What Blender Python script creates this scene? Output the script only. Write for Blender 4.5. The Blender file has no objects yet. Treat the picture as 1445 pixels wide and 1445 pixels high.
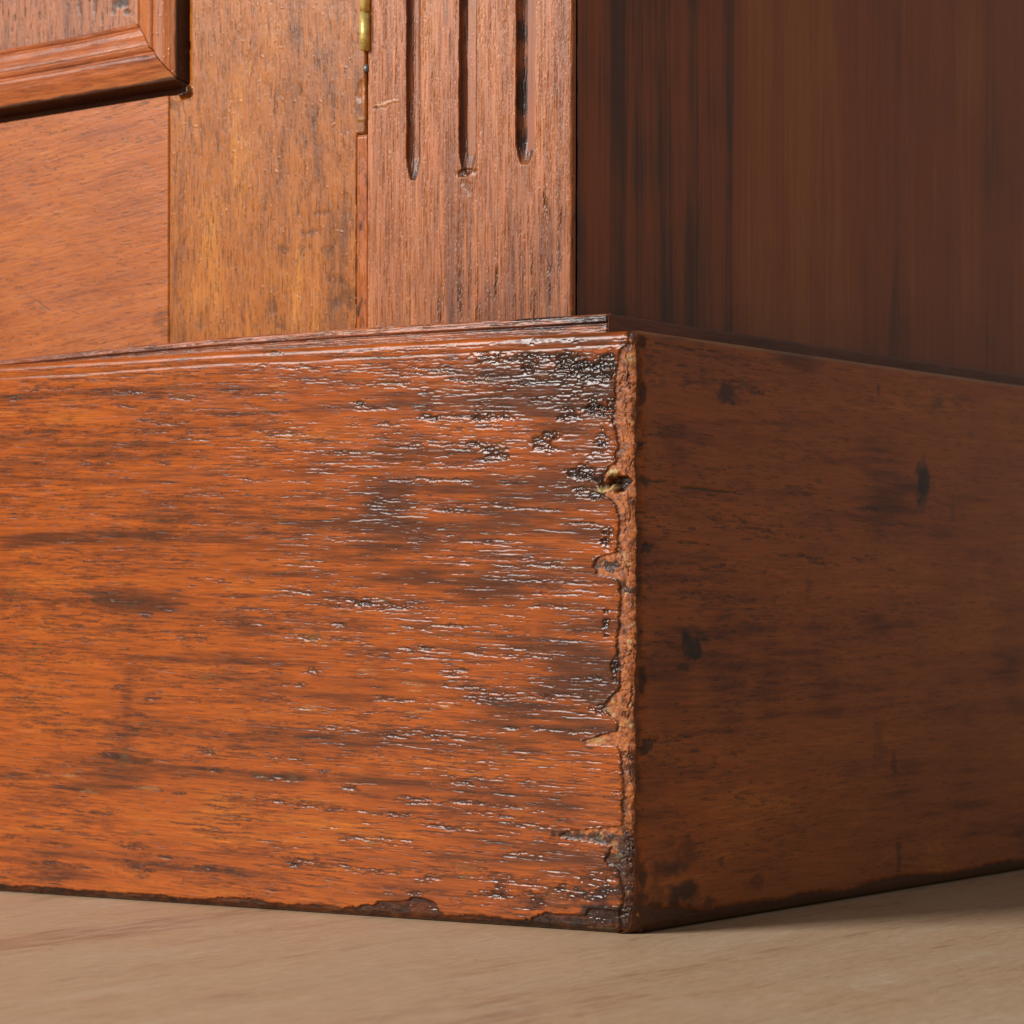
import bpy, math
import numpy as np
from mathutils import Matrix, Vector

# ------------------------------------------------------------------ camera, light, exposure
scene = bpy.context.scene
col = scene.collection
YAW, CAMX, CAMY, CAMZ, ROLL, FPX, SHY = 0.575573254, 0.322771177, -0.54355496, 0.0656704404, 0.00240463415, 4481.87636, 131.186349
SZ = 1445.0
fw = np.array([-math.sin(YAW), math.cos(YAW), 0.0])
rt = np.array([math.cos(YAW), math.sin(YAW), 0.0])
up = np.array([0.0, 0.0, 1.0])
cr, sr = math.cos(ROLL), math.sin(ROLL)
cam_d = bpy.data.cameras.new("camera")
cam = bpy.data.objects.new("camera", cam_d)
col.objects.link(cam)
R = cr * rt + sr * up
U = -sr * rt + cr * up
cam.matrix_world = Matrix(((R[0], U[0], -fw[0], CAMX), (R[1], U[1], -fw[1], CAMY), (R[2], U[2], -fw[2], CAMZ), (0, 0, 0, 1)))
cam_d.sensor_width = 36.0
cam_d.lens = FPX / SZ * 36.0
cam_d.shift_y = SHY / SZ
cam_d.clip_start = 0.02
cam_d.clip_end = 50.0
cam_d.dof.use_dof = True
cam_d.dof.focus_distance = 0.655
cam_d.dof.aperture_fstop = 42.0
scene.camera = cam

world = bpy.data.worlds.new("World")
scene.world = world
world.use_nodes = True
world.node_tree.nodes["Background"].inputs[0].default_value = (1.0, 0.96, 0.90, 1)
world.node_tree.nodes["Background"].inputs[1].default_value = 0.19


def area(name, loc, target, sx, sy, power, color):
    d = bpy.data.lights.new(name, 'AREA')
    d.shape = 'RECTANGLE'
    d.size, d.size_y = sx, sy
    d.energy = power
    d.color = color
    o = bpy.data.objects.new(name, d)
    o.location = loc
    o.rotation_euler = (Vector(target) - Vector(loc)).to_track_quat('-Z', 'Y').to_euler()
    col.objects.link(o)
    return o


area("window_light", (-1.12, -1.72, 1.16), (-0.06, 0.0, 0.1), 0.95, 0.95, 62.0, (1.0, 0.965, 0.92))

scene.view_settings.view_transform = 'Standard'
scene.view_settings.look = 'None'
scene.view_settings.exposure = 0.0
scene.cycles.use_denoising = True
scene.cycles.max_bounces = 6
scene.cycles.sample_clamp_indirect = 4.0

# ------------------------------------------------------------------ measuring the photograph
CAMP = np.array([CAMX, CAMY, CAMZ])


def ray(px, py):
    a, b = px - SZ / 2, -(py - SZ / 2 - SHY)
    return fw * FPX + rt * (cr * a - sr * b) + up * (sr * a + cr * b)


def front(px, py, y=0.0):          # photo pixel -> (distance left of the corner, height) in mm on a front plane
    d = ray(px, py)
    p = CAMP + d * (y - CAMP[1]) / d[1]
    return -p[0] * 1000, p[2] * 1000


def side(px, py, x=0.0):           # photo pixel -> (distance behind the corner, height) in mm on a side plane
    d = ray(px, py)
    p = CAMP + d * (x - CAMP[0]) / d[0]
    return p[1] * 1000, p[2] * 1000


# ------------------------------------------------------------------ numpy noise and painting
_rng = np.random.default_rng(7)
_TAB = _rng.random((256, 256)).astype(np.float32)


def vnoise(x, y, seed=0):
    x = np.asarray(x, np.float32) + seed * 17.31
    y = np.asarray(y, np.float32) + seed * 9.77
    xi, yi = np.floor(x).astype(np.int64), np.floor(y).astype(np.int64)
    fx, fy = x - xi, y - yi
    fx = fx * fx * (3 - 2 * fx)
    fy = fy * fy * (3 - 2 * fy)
    x0, x1, y0, y1 = xi & 255, (xi + 1) & 255, yi & 255, (yi + 1) & 255
    a = _TAB[x0, y0] * (1 - fx) + _TAB[x1, y0] * fx
    b = _TAB[x0, y1] * (1 - fx) + _TAB[x1, y1] * fx
    return (a * (1 - fy) + b * fy) * 2 - 1


def fbm(x, y, octv=4, seed=0):
    s, a, t = 0.0, 1.0, 0.0
    for k in range(octv):
        s = s + a * vnoise(x * 2 ** k, y * 2 ** k, seed + k * 3)
        t += a
        a *= 0.55
    return s / t


def sstep(a, b, x):
    t = np.clip((x - a) / (b - a), 0, 1)
    return t * t * (3 - 2 * t)


class Field:
    """a sheet in mm: u along, v up; carries relief h (mm, + is proud) and masks"""

    def __init__(self, us, vs):
        self.us, self.vs = np.asarray(us, np.float64), np.asarray(vs, np.float64)
        self.u, self.v = np.meshgrid(self.us, self.vs, indexing='ij')
        z = np.zeros(self.u.shape, np.float32)
        self.h = z.copy()
        self.m = {k: z.copy() for k in ('pore', 'dirt', 'bare', 'tone', 'pale')}  # the grime mask also holds shade painted into recesses

    def win(self, u0, u1, v0, v1):
        i0, i1 = np.searchsorted(self.us, (u0, u1))
        j0, j1 = np.searchsorted(self.vs, (v0, v1))
        return slice(i0, i1), slice(j0, j1)

    def stroke(self, u0, v0, L, w, ang, dark, depth, kind='pore', wav=0.3):
        c, s = math.cos(ang), math.sin(ang)
        e = L * 0.5
        hu, hv = e * abs(c) + w * 3 + 0.3, e * abs(s) + w * 3 + 0.3
        W = self.win(u0 - hu, u0 + hu, v0 - hv, v0 + hv)
        u, v = self.u[W] - u0, self.v[W] - v0
        if u.size == 0:
            return
        a = (u * c + v * s) / e
        ph = (u0 * 7.3 + v0 * 3.1) % 6.28
        b = (-u * s + v * c) + w * wav * np.sin(a * 5 + ph) + w * wav * 0.6 * np.sin(a * 13 + 2 * ph)
        prof = np.clip(1 - a * a, 0, 1) ** 0.5
        ww = w * prof * (0.8 + 0.2 * np.sin(a * 7 + ph * 3)) + 1e-4
        m = np.exp(-(b / ww) ** 2) * (prof > 0)
        f = self.m[kind][W]
        np.maximum(f, m * dark, out=f)
        # pit with a slightly raised varnish lip
        self.h[W] -= m * depth
        self.h[W] += np.exp(-((np.abs(b) - ww * 2.0) / (ww * 0.8)) ** 2) * prof * depth * 0.28

    def cluster(self, rng, u0, v0, L, H, n, ang, dark=0.9, depth=0.1, w=(0.12, 0.26), ln=(1.2, 4.0)):
        for _ in range(n):
            du, dv = rng.normal(0, 0.3) * L, rng.normal(0, 0.33) * H
            du, dv = du * math.cos(ang) - dv * math.sin(ang), du * math.sin(ang) + dv * math.cos(ang)
            self.stroke(u0 + du, v0 + dv, rng.uniform(*ln), rng.uniform(*w), ang + rng.normal(0, .05),
                        dark * rng.uniform(.6, 1), depth * rng.uniform(.5, 1.2))

    def blob(self, kind, u0, v0, ru, rv, amp, rough=0.5, fs=1.0, seed=1, relief=0.0, soft=0.5, fu=1.0, streak=0.0):
        W = self.win(u0 - ru * 1.8, u0 + ru * 1.8, v0 - rv * 1.8, v0 + rv * 1.8)
        u, v = self.u[W], self.v[W]
        if u.size == 0:
            return
        d = np.sqrt(((u - u0) / ru) ** 2 + ((v - v0) / rv) ** 2)
        d = d + rough * fbm(u * fs * fu, v * fs, 4, seed)
        m = sstep(1.0, 1.0 - soft, d).astype(np.float32)
        if streak:
            m = m * sstep(-0.05 - .25 * m, 0.30, fbm(u * 0.55, v * 2.1, 4, seed + 3) + 0.45 * m - (1 - streak) * .0 - .12)
            relief = relief * (1 + 1.2 * vnoise(u * 1.3, v * 3.6, seed))
        f = self.m[kind]
        if kind == 'tone':
            f[W] += m * amp
        else:
            f[W] = np.maximum(f[W], m * amp)
        if np.any(relief):
            self.h[W] += m * relief


mats = {}


def link(o, parent):
    col.objects.link(o)
    if parent is not None:
        o.parent = parent
    return o


def build_sheet(name, F, place, thick, mat, parent, back_dir, mitre=None):
    """F field; place(u, v, h) -> x, y, z arrays in mm"""
    x, y, z = place(F.u, F.v, F.h)
    nu, nv = F.u.shape
    P = np.stack([x, y, z], -1).reshape(-1, 3).astype(np.float32) * 0.001
    idx = np.arange(nu * nv).reshape(nu, nv)
    q = np.stack([idx[:-1, :-1], idx[1:, :-1], idx[1:, 1:], idx[:-1, 1:]], -1).reshape(-1, 4)
    # which way does the sheet face
    a, b, c = P[q[0][0]], P[q[0][1]], P[q[0][3]]
    nrm = np.cross(b - a, c - a)
    bd = np.array(back_dir, np.float32)
    flip = float(nrm @ bd) > 0
    if flip:
        q = q[:, ::-1]
    ring = np.concatenate([idx[:, 0], idx[-1, 1:], idx[-2::-1, -1], idx[0, -2:0:-1]])
    n0 = len(P)
    RP = P[ring]
    rim = RP.copy()
    back = RP + bd * thick * 0.001
    if mitre == 'x':
        back[:, 0] = np.minimum(back[:, 0], RP[:, 0].max() - thick * 0.001)
    if mitre == 'y':
        back[:, 1] = np.maximum(back[:, 1], RP[:, 1].min() + thick * 0.001)
    nr = len(ring)
    A = n0 + np.arange(nr)
    B = n0 + nr + np.arange(nr)
    A1, B1 = np.roll(A, -1), np.roll(B, -1)
    s = np.stack([A, B, B1, A1], -1)
    if flip:
        s = s[:, ::-1]
    cs = np.array([n0 + nr + 0, n0 + nr + nu - 1, n0 + nr + nu - 1 + nv - 1, n0 + nr + 2 * (nu - 1) + nv - 1])[None]
    if not flip:
        cs = cs[:, ::-1]
    faces = np.concatenate([q, s, cs])
    P = np.concatenate([P, rim, back])
    me = bpy.data.meshes.new(name)
    me.vertices.add(len(P))
    me.vertices.foreach_set("co", P.ravel())
    me.loops.add(faces.size)
    me.loops.foreach_set("vertex_index", faces.ravel().astype(np.int32))
    me.polygons.add(len(faces))
    me.polygons.foreach_set("loop_start", np.arange(0, faces.size, 4, dtype=np.int32))
    me.polygons.foreach_set("loop_total", np.full(len(faces), 4, np.int32))
    sm = np.ones(len(faces), bool)
    sm[len(q):] = False
    me.polygons.foreach_set("use_smooth", sm)
    me.update(calc_edges=True)
    for k, f in F.m.items():
        if not np.any(f):
            continue
        at = me.attributes.new(k, 'FLOAT', 'POINT')
        vals = f.reshape(-1)
        vals = np.concatenate([vals, vals[ring], vals[ring]]).astype(np.float32)
        at.data.foreach_set("value", vals)
    me.materials.append(mat)
    return link(bpy.data.objects.new(name, me), parent)


def axis(*segs):
    """segs of (start, stop, step) joined"""
    out = []
    for a, b, st in segs:
        n = max(1, int(round((b - a) / st)))
        out += list(np.linspace(a, b, n, endpoint=False))
    out.append(segs[-1][1])
    return np.array(out)


# ------------------------------------------------------------------ materials
class NT:
    def __init__(self, name):
        self.mat = bpy.data.materials.new(name)
        self.mat.use_nodes = True
        self.t = self.mat.node_tree
        self.b = self.t.nodes["Principled BSDF"]

    def n(self, typ, **kw):
        nd = self.t.nodes.new(typ)
        for k, v in kw.items():
            setattr(nd, k, v)
        return nd

    def set(self, sock, val):
        if hasattr(val, 'node'):
            self.t.links.new(val, sock)
        else:
            sock.default_value = val

    def math(self, op, a, b=0.0, c=0.0, clamp=False):
        nd = self.n('ShaderNodeMath', operation=op, use_clamp=clamp)
        for i, v in enumerate((a, b, c)):
            self.set(nd.inputs[i], v)
        return nd.outputs[0]

    def mix(self, f, a, b, mode='MIX'):
        nd = self.n('ShaderNodeMix', data_type='RGBA', blend_type=mode)
        self.set(nd.inputs[0], f)
        self.set(nd.inputs[6], a if hasattr(a, 'node') else (*a, 1))
        self.set(nd.inputs[7], b if hasattr(b, 'node') else (*b, 1))
        return nd.outputs[2]

    def ramp(self, f, a, b, lo=0.0, hi=1.0):
        nd = self.n('ShaderNodeMapRange', interpolation_type='SMOOTHSTEP')
        self.set(nd.inputs[0], f)
        for i, v in enumerate((a, b, lo, hi)):
            nd.inputs[1 + i].default_value = v
        return nd.outputs[0]

    def attr(self, name):
        return self.n('ShaderNodeAttribute', attribute_name=name).outputs['Fac']

    def noise(self, vec, scale, detail=4, rough=0.55, dist=0.0):
        nd = self.n('ShaderNodeTexNoise')
        self.set(nd.inputs['Vector'], vec)
        nd.inputs['Scale'].default_value = scale
        nd.inputs['Detail'].default_value = detail
        nd.inputs['Roughness'].default_value = rough
        nd.inputs['Distortion'].default_value = dist
        return nd.outputs['Fac']

    def mapping(self, vec, scale, rot=(0, 0, 0), loc=(0, 0, 0)):
        nd = self.n('ShaderNodeMapping')
        self.set(nd.inputs['Vector'], vec)
        nd.inputs['Scale'].default_value = scale
        nd.inputs['Rotation'].default_value = rot
        nd.inputs['Location'].default_value = loc
        return nd.outputs['Vector']


def wood(name, grain, dark, mid, light, rough=0.34, seed=0.0, rot=0.0, fibre=1.0, flecks=0.5, nibs=0.0,
         bump=1.0, coat=0.0, band=1.0, spec=0.4, stretch=14.0, bare_col=(0.46, 0.145, 0.036), dirt_shade_col=(0.007, 0.006, 0.006), dgloss=0.05):
    """grain: 'X', 'Y' or 'Z' - the direction the fibres run"""
    t = NT(name)
    co = t.n('ShaderNodeTexCoord').outputs['Object']
    mm = t.mapping(co, (1000, 1000, 1000))
    if rot:
        mm = t.mapping(mm, (1, 1, 1), rot=(0, rot, 0))
    sc = {'X': (1 / stretch, 1, 1), 'Y': (1, 1 / stretch, 1), 'Z': (1, 1, 1 / stretch)}[grain]
    g = t.mapping(mm, sc, loc=(seed, seed * 1.7, seed * .6))
    sc2 = {'X': (1 / (stretch * 2.5), 1, 1), 'Y': (1, 1 / (stretch * 2.5), 1), 'Z': (1, 1, 1 / (stretch * 2.5))}[grain]
    g2 = t.mapping(mm, sc2, loc=(seed * 2, seed, seed * 1.3))
    broad = t.noise(g, 0.11, 5, 0.55, 0.6)
    med = t.noise(g, 0.62, 5, 0.6, 0.25)
    fine = t.noise(g2, 3.6, 4, 0.65)
    soft = t.noise(mm, 0.035, 3, 0.5)
    f = t.math('MULTIPLY_ADD', broad, 1.15 * band, -0.575 * band + 0.5)
    f = t.math('MULTIPLY_ADD', med, 0.75, t.math('ADD', f, -0.375))
    f = t.math('MULTIPLY_ADD', soft, 0.5, t.math('ADD', f, -0.25))
    f = t.math('ADD', f, t.attr('tone'), clamp=True)
    c = t.mix(t.ramp(f, 0.1, 0.52), dark, mid)
    c = t.mix(t.ramp(f, 0.5, 0.92), c, light)
    # fibres: fine light and dark lines along the grain
    fb = t.math('MULTIPLY_ADD', fine, 1.3 * fibre, 1.0 - 0.65 * fibre)
    nd = t.n('ShaderNodeMix', data_type='RGBA', blend_type='MULTIPLY')
    nd.inputs[0].default_value = 1.0
    t.t.links.new(c, nd.inputs[6])
    comb = t.n('ShaderNodeCombineColor')
    for i in range(3):
        t.t.links.new(fb, comb.inputs[i])
    t.t.links.new(comb.outputs[0], nd.inputs[7])
    c = nd.outputs[2]
    dsh = t.ramp(t.noise(g, 1.6, 5, 0.7, 0.1), 0.54, 0.64)
    c = t.mix(t.math('MULTIPLY', dsh, 0.60 * min(1.0, fibre)), c, dark)
    # tiny vessel flecks
    fl = t.noise(g, 1.9, 2, 0.5, 0.1)
    fm = t.ramp(fl, 0.64, 0.72)
    fm = t.math('MULTIPLY', fm, flecks)
    c = t.mix(fm, c, tuple(x * 0.22 for x in dark))
    # masks painted on the real relief
    pore = t.attr('pore')
    olive = t.ramp(t.noise(mm, 0.13, 2, 0.5), 0.60, 0.68)
    pc = t.mix(olive, (0.018, 0.010, 0.007), (0.085, 0.060, 0.018))
    c = t.mix(t.math('MULTIPLY', pore, 0.93), c, pc)
    bare = t.attr('bare')
    bn = t.noise(t.mapping(mm, (1, 1, 1)), 1.1, 5, 0.7)
    bc = t.mix(t.ramp(bn, 0.36, 0.64), (bare_col[0] * .42, bare_col[1] * .30, bare_col[2] * .25), tuple(x * 1.25 for x in bare_col))
    c = t.mix(bare, c, bc)
    pale = t.attr('pale')
    c = t.mix(pale, c, (0.62, 0.50, 0.22))
    dirt_shade = t.attr('dirt')
    c = t.mix(t.math('MULTIPLY', dirt_shade, 0.94), c, dirt_shade_col)
    t.set(t.b.inputs['Base Color'], c)
    rn = t.noise(mm, 0.25, 4, 0.6)
    r = t.math('MULTIPLY_ADD', rn, 0.14, rough - 0.07)
    r = t.math('MULTIPLY_ADD', bare, 0.30, r)
    r = t.math('MULTIPLY_ADD', fm, 0.1, r)
    r = t.math('MAXIMUM', t.math('MULTIPLY_ADD', dirt_shade, -dgloss, r), 0.16)
    t.set(t.b.inputs['Roughness'], r)
    t.b.inputs['Specular IOR Level'].default_value = spec
    t.b.inputs['Coat Weight'].default_value = coat
    t.b.inputs['Coat Roughness'].default_value = 0.2
    # fine relief
    hgt = t.math('MULTIPLY_ADD', fine, 0.35, t.math('MULTIPLY', fm, -0.8))
    hgt = t.math('MULTIPLY_ADD', t.noise(g, 1.3, 3, 0.6), 0.45, hgt)
    hgt = t.math('MULTIPLY_ADD', t.noise(mm, 1.6, 3, 0.6), 0.12, hgt)
    hgt = t.math('MULTIPLY_ADD', bare, t.math('MULTIPLY', bn, 2.2), hgt)
    if nibs:
        vo = t.n('ShaderNodeTexVoronoi', feature='F1')
        t.set(vo.inputs['Vector'], mm)
        vo.inputs['Scale'].default_value = 0.55
        nb = t.ramp(vo.outputs['Distance'], 0.0, 0.26, 1.0, 0.0)
        keep = t.ramp(t.noise(mm, 0.4, 2, .5), 0.42, 0.55)
        hgt = t.math('MULTIPLY_ADD', t.math('MULTIPLY', nb, keep), nibs, hgt)
    bp = t.n('ShaderNodeBump')
    bp.inputs['Strength'].default_value = 1.0
    bp.inputs['Distance'].default_value = 0.00010 * bump
    t.t.links.new(hgt, bp.inputs['Height'])
    t.t.links.new(bp.outputs[0], t.b.inputs['Normal'])
    return t.mat


O_DARK, O_MID, O_LIGHT = (0.120, 0.028, 0.004), (0.400, 0.085, 0.006), (0.50, 0.135, 0.010)
M_front = wood('varnished_walnut_horizontal', 'X', O_DARK, O_MID, O_LIGHT, rough=0.27, rot=math.radians(-1.5), flecks=0.9, fibre=1.7, bump=0.35, dgloss=0.25)
M_side = wood('dark_varnished_walnut', 'Y', (0.17, 0.042, 0.010), (0.41, 0.110, 0.019), (0.54, 0.165, 0.026), rough=0.36, seed=31, fibre=0.8, flecks=0.45, bump=0.5)
M_panel = wood('side_panel_veneer', 'Z', (0.11, 0.042, 0.016), (0.36, 0.092, 0.022), (0.47, 0.150, 0.032), rough=0.38, seed=57, fibre=0.3, flecks=0.0, bump=0.35, stretch=30.0, band=0.32)
M_pil = wood('pilaster_walnut', 'Z', (0.15, 0.040, 0.013), (0.42, 0.125, 0.030), (0.58, 0.205, 0.055), rough=0.35, seed=11, fibre=1.6, spec=0.5, flecks=0.35, nibs=0.15, bump=1.3, stretch=26.0, band=0.7)
M_stile = wood('door_stile_walnut', 'Z', (0.16, 0.047, 0.008), (0.42, 0.126, 0.014), (0.58, 0.205, 0.026), rough=0.32, seed=23, flecks=0.45, nibs=0.25, bump=1.1, stretch=9.0)
M_rail = wood('door_rail_walnut', 'X', (0.25, 0.056, 0.010), (0.44, 0.115, 0.015), (0.54, 0.165, 0.022), rough=0.36, seed=41, rot=math.radians(7), flecks=0.35, nibs=0.3, bump=0.8, band=0.8)
M_mould = wood('panel_moulding_walnut', 'X', (0.24, 0.062, 0.022), (0.46, 0.125, 0.032), (0.52, 0.18, 0.05), rough=0.33, seed=5, flecks=0.3, bump=0.8)
M_mould_z = wood('upright_moulding_walnut', 'Z', (0.26, 0.072, 0.026), (0.46, 0.145, 0.045), (0.55, 0.21, 0.08), rough=0.33, seed=8, flecks=0.3, nibs=1.0, bump=1.0)
M_field = wood('door_panel_walnut', 'Z', (0.16, 0.05, 0.022), (0.40, 0.135, 0.050), (0.50, 0.19, 0.08), rough=0.38, seed=77, flecks=0.8, bump=1.3, stretch=8)
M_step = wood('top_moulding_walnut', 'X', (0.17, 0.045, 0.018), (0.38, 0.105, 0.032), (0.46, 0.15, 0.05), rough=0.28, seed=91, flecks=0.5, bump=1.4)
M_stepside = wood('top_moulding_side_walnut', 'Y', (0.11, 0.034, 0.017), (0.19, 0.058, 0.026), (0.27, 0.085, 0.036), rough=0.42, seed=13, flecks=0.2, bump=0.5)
M_lip = wood('edge_lipping_mahogany', 'Z', (0.20, 0.040, 0.010), (0.42, 0.105, 0.018), (0.54, 0.16, 0.025), rough=0.3, seed=19, flecks=0.6, stretch=9)
M_core = wood('raw_inner_wood', 'X', (0.05, 0.02, 0.01), (0.10, 0.035, 0.015), (0.12, 0.05, 0.02), rough=0.7, seed=3)


def brass_mat():
    t = NT('aged_brass')
    co = t.n('ShaderNodeTexCoord').outputs['Object']
    mm = t.mapping(co, (1000, 1000, 1000))
    n = t.noise(mm, 0.9, 4, 0.6)
    c = t.mix(t.ramp(n, 0.35, 0.7), (0.85, 0.68, 0.22), (0.55, 0.42, 0.12))
    t.set(t.b.inputs['Base Color'], c)
    t.b.inputs['Metallic'].default_value = 0.5
    t.set(t.b.inputs['Roughness'], t.math('MULTIPLY_ADD', n, 0.25, 0.3))
    bp = t.n('ShaderNodeBump')
    bp.inputs['Distance'].default_value = 0.0001
    t.t.links.new(n, bp.inputs['Height'])
    t.t.links.new(bp.outputs[0], t.b.inputs['Normal'])
    return t.mat


def steel_mat():
    t = NT('dull_screw_steel')
    co = t.n('ShaderNodeTexCoord').outputs['Object']
    mm = t.mapping(co, (1000, 1000, 1000))
    n = t.noise(mm, 1.5, 4, 0.6)
    t.set(t.b.inputs['Base Color'], t.mix(n, (0.05, 0.05, 0.05), (0.35, 0.36, 0.36)))
    t.b.inputs['Metallic'].default_value = 0.6
    t.b.inputs['Roughness'].default_value = 0.35
    return t.mat


def floor_mat():
    t = NT('pale_limed_boards')
    co = t.n('ShaderNodeTexCoord').outputs['Object']
    mm = t.mapping(co, (1000, 1000, 1000))
    # the grain runs along the sheet's own x
    g = t.mapping(mm, (1 / 9.0, 1, 1))
    gw = t.mapping(mm, (1 / 11.0, 1, 1), loc=(3, 9, 0))
    broad = t.noise(gw, 0.055, 5, 0.6, 0.5)
    med = t.noise(g, 0.55, 7, 0.72, 0.35)
    fine = t.noise(t.mapping(mm, (1 / 5.0, 1, 1), loc=(5, 2, 0)), 0.95, 6, 0.8)
    blot = t.noise(mm, 0.028, 4, 0.6)
    f = t.math('MULTIPLY_ADD', broad, 0.9, -0.45 + 0.5)
    f = t.math('MULTIPLY_ADD', med, 0.9, t.math('ADD', f, -0.45), clamp=True)
    c = t.mix(t.ramp(f, 0.2, 0.5), (0.31, 0.165, 0.090), (0.50, 0.332, 0.200))
    c = t.mix(t.ramp(f, 0.5, 0.9), c, (0.60, 0.47, 0.33))
    c = t.mix(t.ramp(blot, 0.40, 0.68, 0.0, 0.2), c, (0.52, 0.44, 0.33))
    fb = t.math('MULTIPLY_ADD', fine, 1.15, 0.44)
    comb = t.n('ShaderNodeCombineColor')
    for i in range(3):
        t.t.links.new(fb, comb.inputs[i])
    c = t.mix(1.0, c, comb.outputs[0], 'MULTIPLY')
    sp = t.ramp(t.noise(gw, 0.55, 2, 0.5), 0.64, 0.72)
    c = t.mix(t.math('MULTIPLY', sp, 0.5), c, (0.36, 0.155, 0.07))
    grit = t.n('ShaderNodeTexVoronoi', feature='F1')
    t.set(grit.inputs['Vector'], mm)
    grit.inputs['Scale'].default_value = 0.11
    gm = t.math('MULTIPLY', t.ramp(grit.outputs['Distance'], 0.03, 0.06, 1.0, 0.0), t.ramp(t.noise(mm, 0.05, 1), 0.5, 0.56))
    c = t.mix(gm, c, (0.16, 0.075, 0.04))
    scr = t.ramp(t.math('ABSOLUTE', t.math('SUBTRACT', t.noise(t.mapping(mm, (1, 1 / 5.0, 1), rot=(0, 0, .5)), 0.02, 1, .5, .2), 0.5)), 0.0, 0.0016, 1.0, 0.0)
    c = t.mix(t.math('MULTIPLY', scr, 0.35), c, (0.62, 0.52, 0.40))
    t.set(t.b.inputs['Base Color'], c)
    t.b.inputs['Roughness'].default_value = 0.52
    t.b.inputs['Specular IOR Level'].default_value = 0.4
    bp = t.n('ShaderNodeBump')
    bp.inputs['Distance'].default_value = 0.00006
    t.t.links.new(t.math('ADD', fine, med), bp.inputs['Height'])
    t.t.links.new(bp.outputs[0], t.b.inputs['Normal'])
    return t.mat


# ------------------------------------------------------------------ floor
me = bpy.data.meshes.new('floor')
s_ = 2.5
me.from_pydata([(-s_, -s_, 0), (s_, -s_, 0), (s_, s_, 0), (-s_, s_, 0)], [], [(0, 1, 2, 3)])
me.materials.append(floor_mat())
floor = bpy.data.objects.new('floor', me)
floor.rotation_euler = (0, 0, math.radians(90))
floor['kind'] = 'structure'
col.objects.link(floor)

# ------------------------------------------------------------------ the cabinet
cab = bpy.data.objects.new('cabinet', None)
cab.empty_display_size = 0.1
cab['label'] = 'old varnished walnut cabinet with a chipped plinth corner and fluted pilaster'
cab['category'] = 'cabinet'
col.objects.link(cab)

RC = 2.3   # rounding of the plinth corner, mm
rng = np.random.default_rng(42)


def corner_drop(s):
    """how far the face falls back near the upright corner"""
    t = np.clip(RC - s, 0, RC * 0.999)
    return RC - np.sqrt(RC * RC - t * t)


# ---- plinth, front board: u = distance left of the corner, v = height
s0 = RC * 0.293
F = Field(axis((s0, 12, 0.13), (12, 182, 0.172), (182, 430, 4.0)), axis((0, 120, 0.178)))
u, v = F.u, F.v
ang = math.radians(2.0)   # pores dip to the right: with u to the left they rise

# broad patches of darker and redder polish (x, y, rx, ry, amount in photo pixels)
PX = 1 / 5.6
for x, y, rx, ry, a in [(545, 715, 75, 42, -.42), (600, 760, 120, 30, -.15), (830, 960, 95, 45, -.38), (820, 880, 90, 60, -.22), (790, 690, 110, 30, -.25),
                        (640, 830, 150, 40, -.18), (350, 910, 90, 60, -.18), (180, 850, 120, 40, -.16), (60, 760, 120, 22, -.20), (175, 1050, 30, 40, -.25),
                        (180, 980, 18, 60, -.2), (440, 540, 90, 12, -.22), (40, 560, 130, 10, -.22), (700, 530, 120, 34, -.25), (800, 570, 70, 50, -.2),
                        (250, 600, 160, 24, -.1), (520, 1190, 160, 16, -.1), (720, 1010, 130, 22, -.2), (430, 860, 130, 40, -.1),
                        (470, 620, 150, 20, .14), (120, 690, 140, 25, .12), (260, 960, 160, 30, .12), (600, 1080, 160, 26, .15), (300, 1150, 260, 30, .14),
                        (470, 760, 60, 20, .1), (660, 600, 90, 16, .12), (100, 1180, 160, 26, .12), (760, 1080, 100, 20, .12), (130, 530, 160, 12, .15),
                        (830, 750, 50, 20, -.2), (730, 780, 90, 18, -.12), (660, 1230, 200, 22, .06)]:
    s, z = front(x, y)
    F.blob('tone', s, z, rx * PX, ry / 6.8, a, rough=0.45, fs=0.12, seed=int(x) % 50, soft=0.95, fu=0.35)
F.m['tone'] += 0.16 * fbm(u * 0.035, (v - u * math.tan(ang)) * 0.42, 5, 4)
F.m['tone'] += 0.10 * fbm(u * 0.05, (v - u * math.tan(ang)) * 1.4, 4, 9)
F.m['tone'] -= 0.03 + 0.10 * sstep(95, 20, u) * sstep(0, 60, v)
F.m['tone'] -= 0.17 * sstep(.12, .6, fbm(u * .045, (v - u * math.tan(ang)) * .75, 5, 88))

# slow unevenness of hand-planed timber
F.h += 0.10 * fbm(u * 0.03, v * 0.10, 3, 21) + 0.022 * fbm(u * 0.10, (v - u * math.tan(ang)) * 0.9, 4, 22)
F.h += 0.009 * fbm(u * 0.4, (v - u * math.tan(ang)) * 3.2, 3, 25)

# open pores, everywhere but crowding in streaks
n = 0
dens_s = rng.uniform(0, 60, 2)
while n < 7000:
    uu, vv = rng.uniform(0, 184), rng.uniform(1, 119)
    w_ = vv - uu * math.tan(ang)
    dn = 0.5 + 0.9 * float(vnoise(uu * 0.05, w_ * 0.28, 3)) + 0.35 * float(vnoise(uu * 0.2, w_ * 0.9, 5)) + 0.25 * math.exp(-uu / 60)
    if rng.random() > dn:
        continue
    big = rng.random() < 0.16
    L = rng.uniform(4.0, 13.0) if big else rng.uniform(1.0, 5.0)
    wd = rng.uniform(0.13, 0.22) if big else rng.uniform(0.09, 0.155)
    if uu > 150:
        L *= 1.1
    wear = float(sstep(135, 45, uu))
    F.stroke(uu, vv, L, wd, ang + rng.normal(0, .03), rng.uniform(.4, .95), (0.015 + .075 * rng.random() ** 2) * (0.25 + 0.95 * wear))
    n += 1

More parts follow.
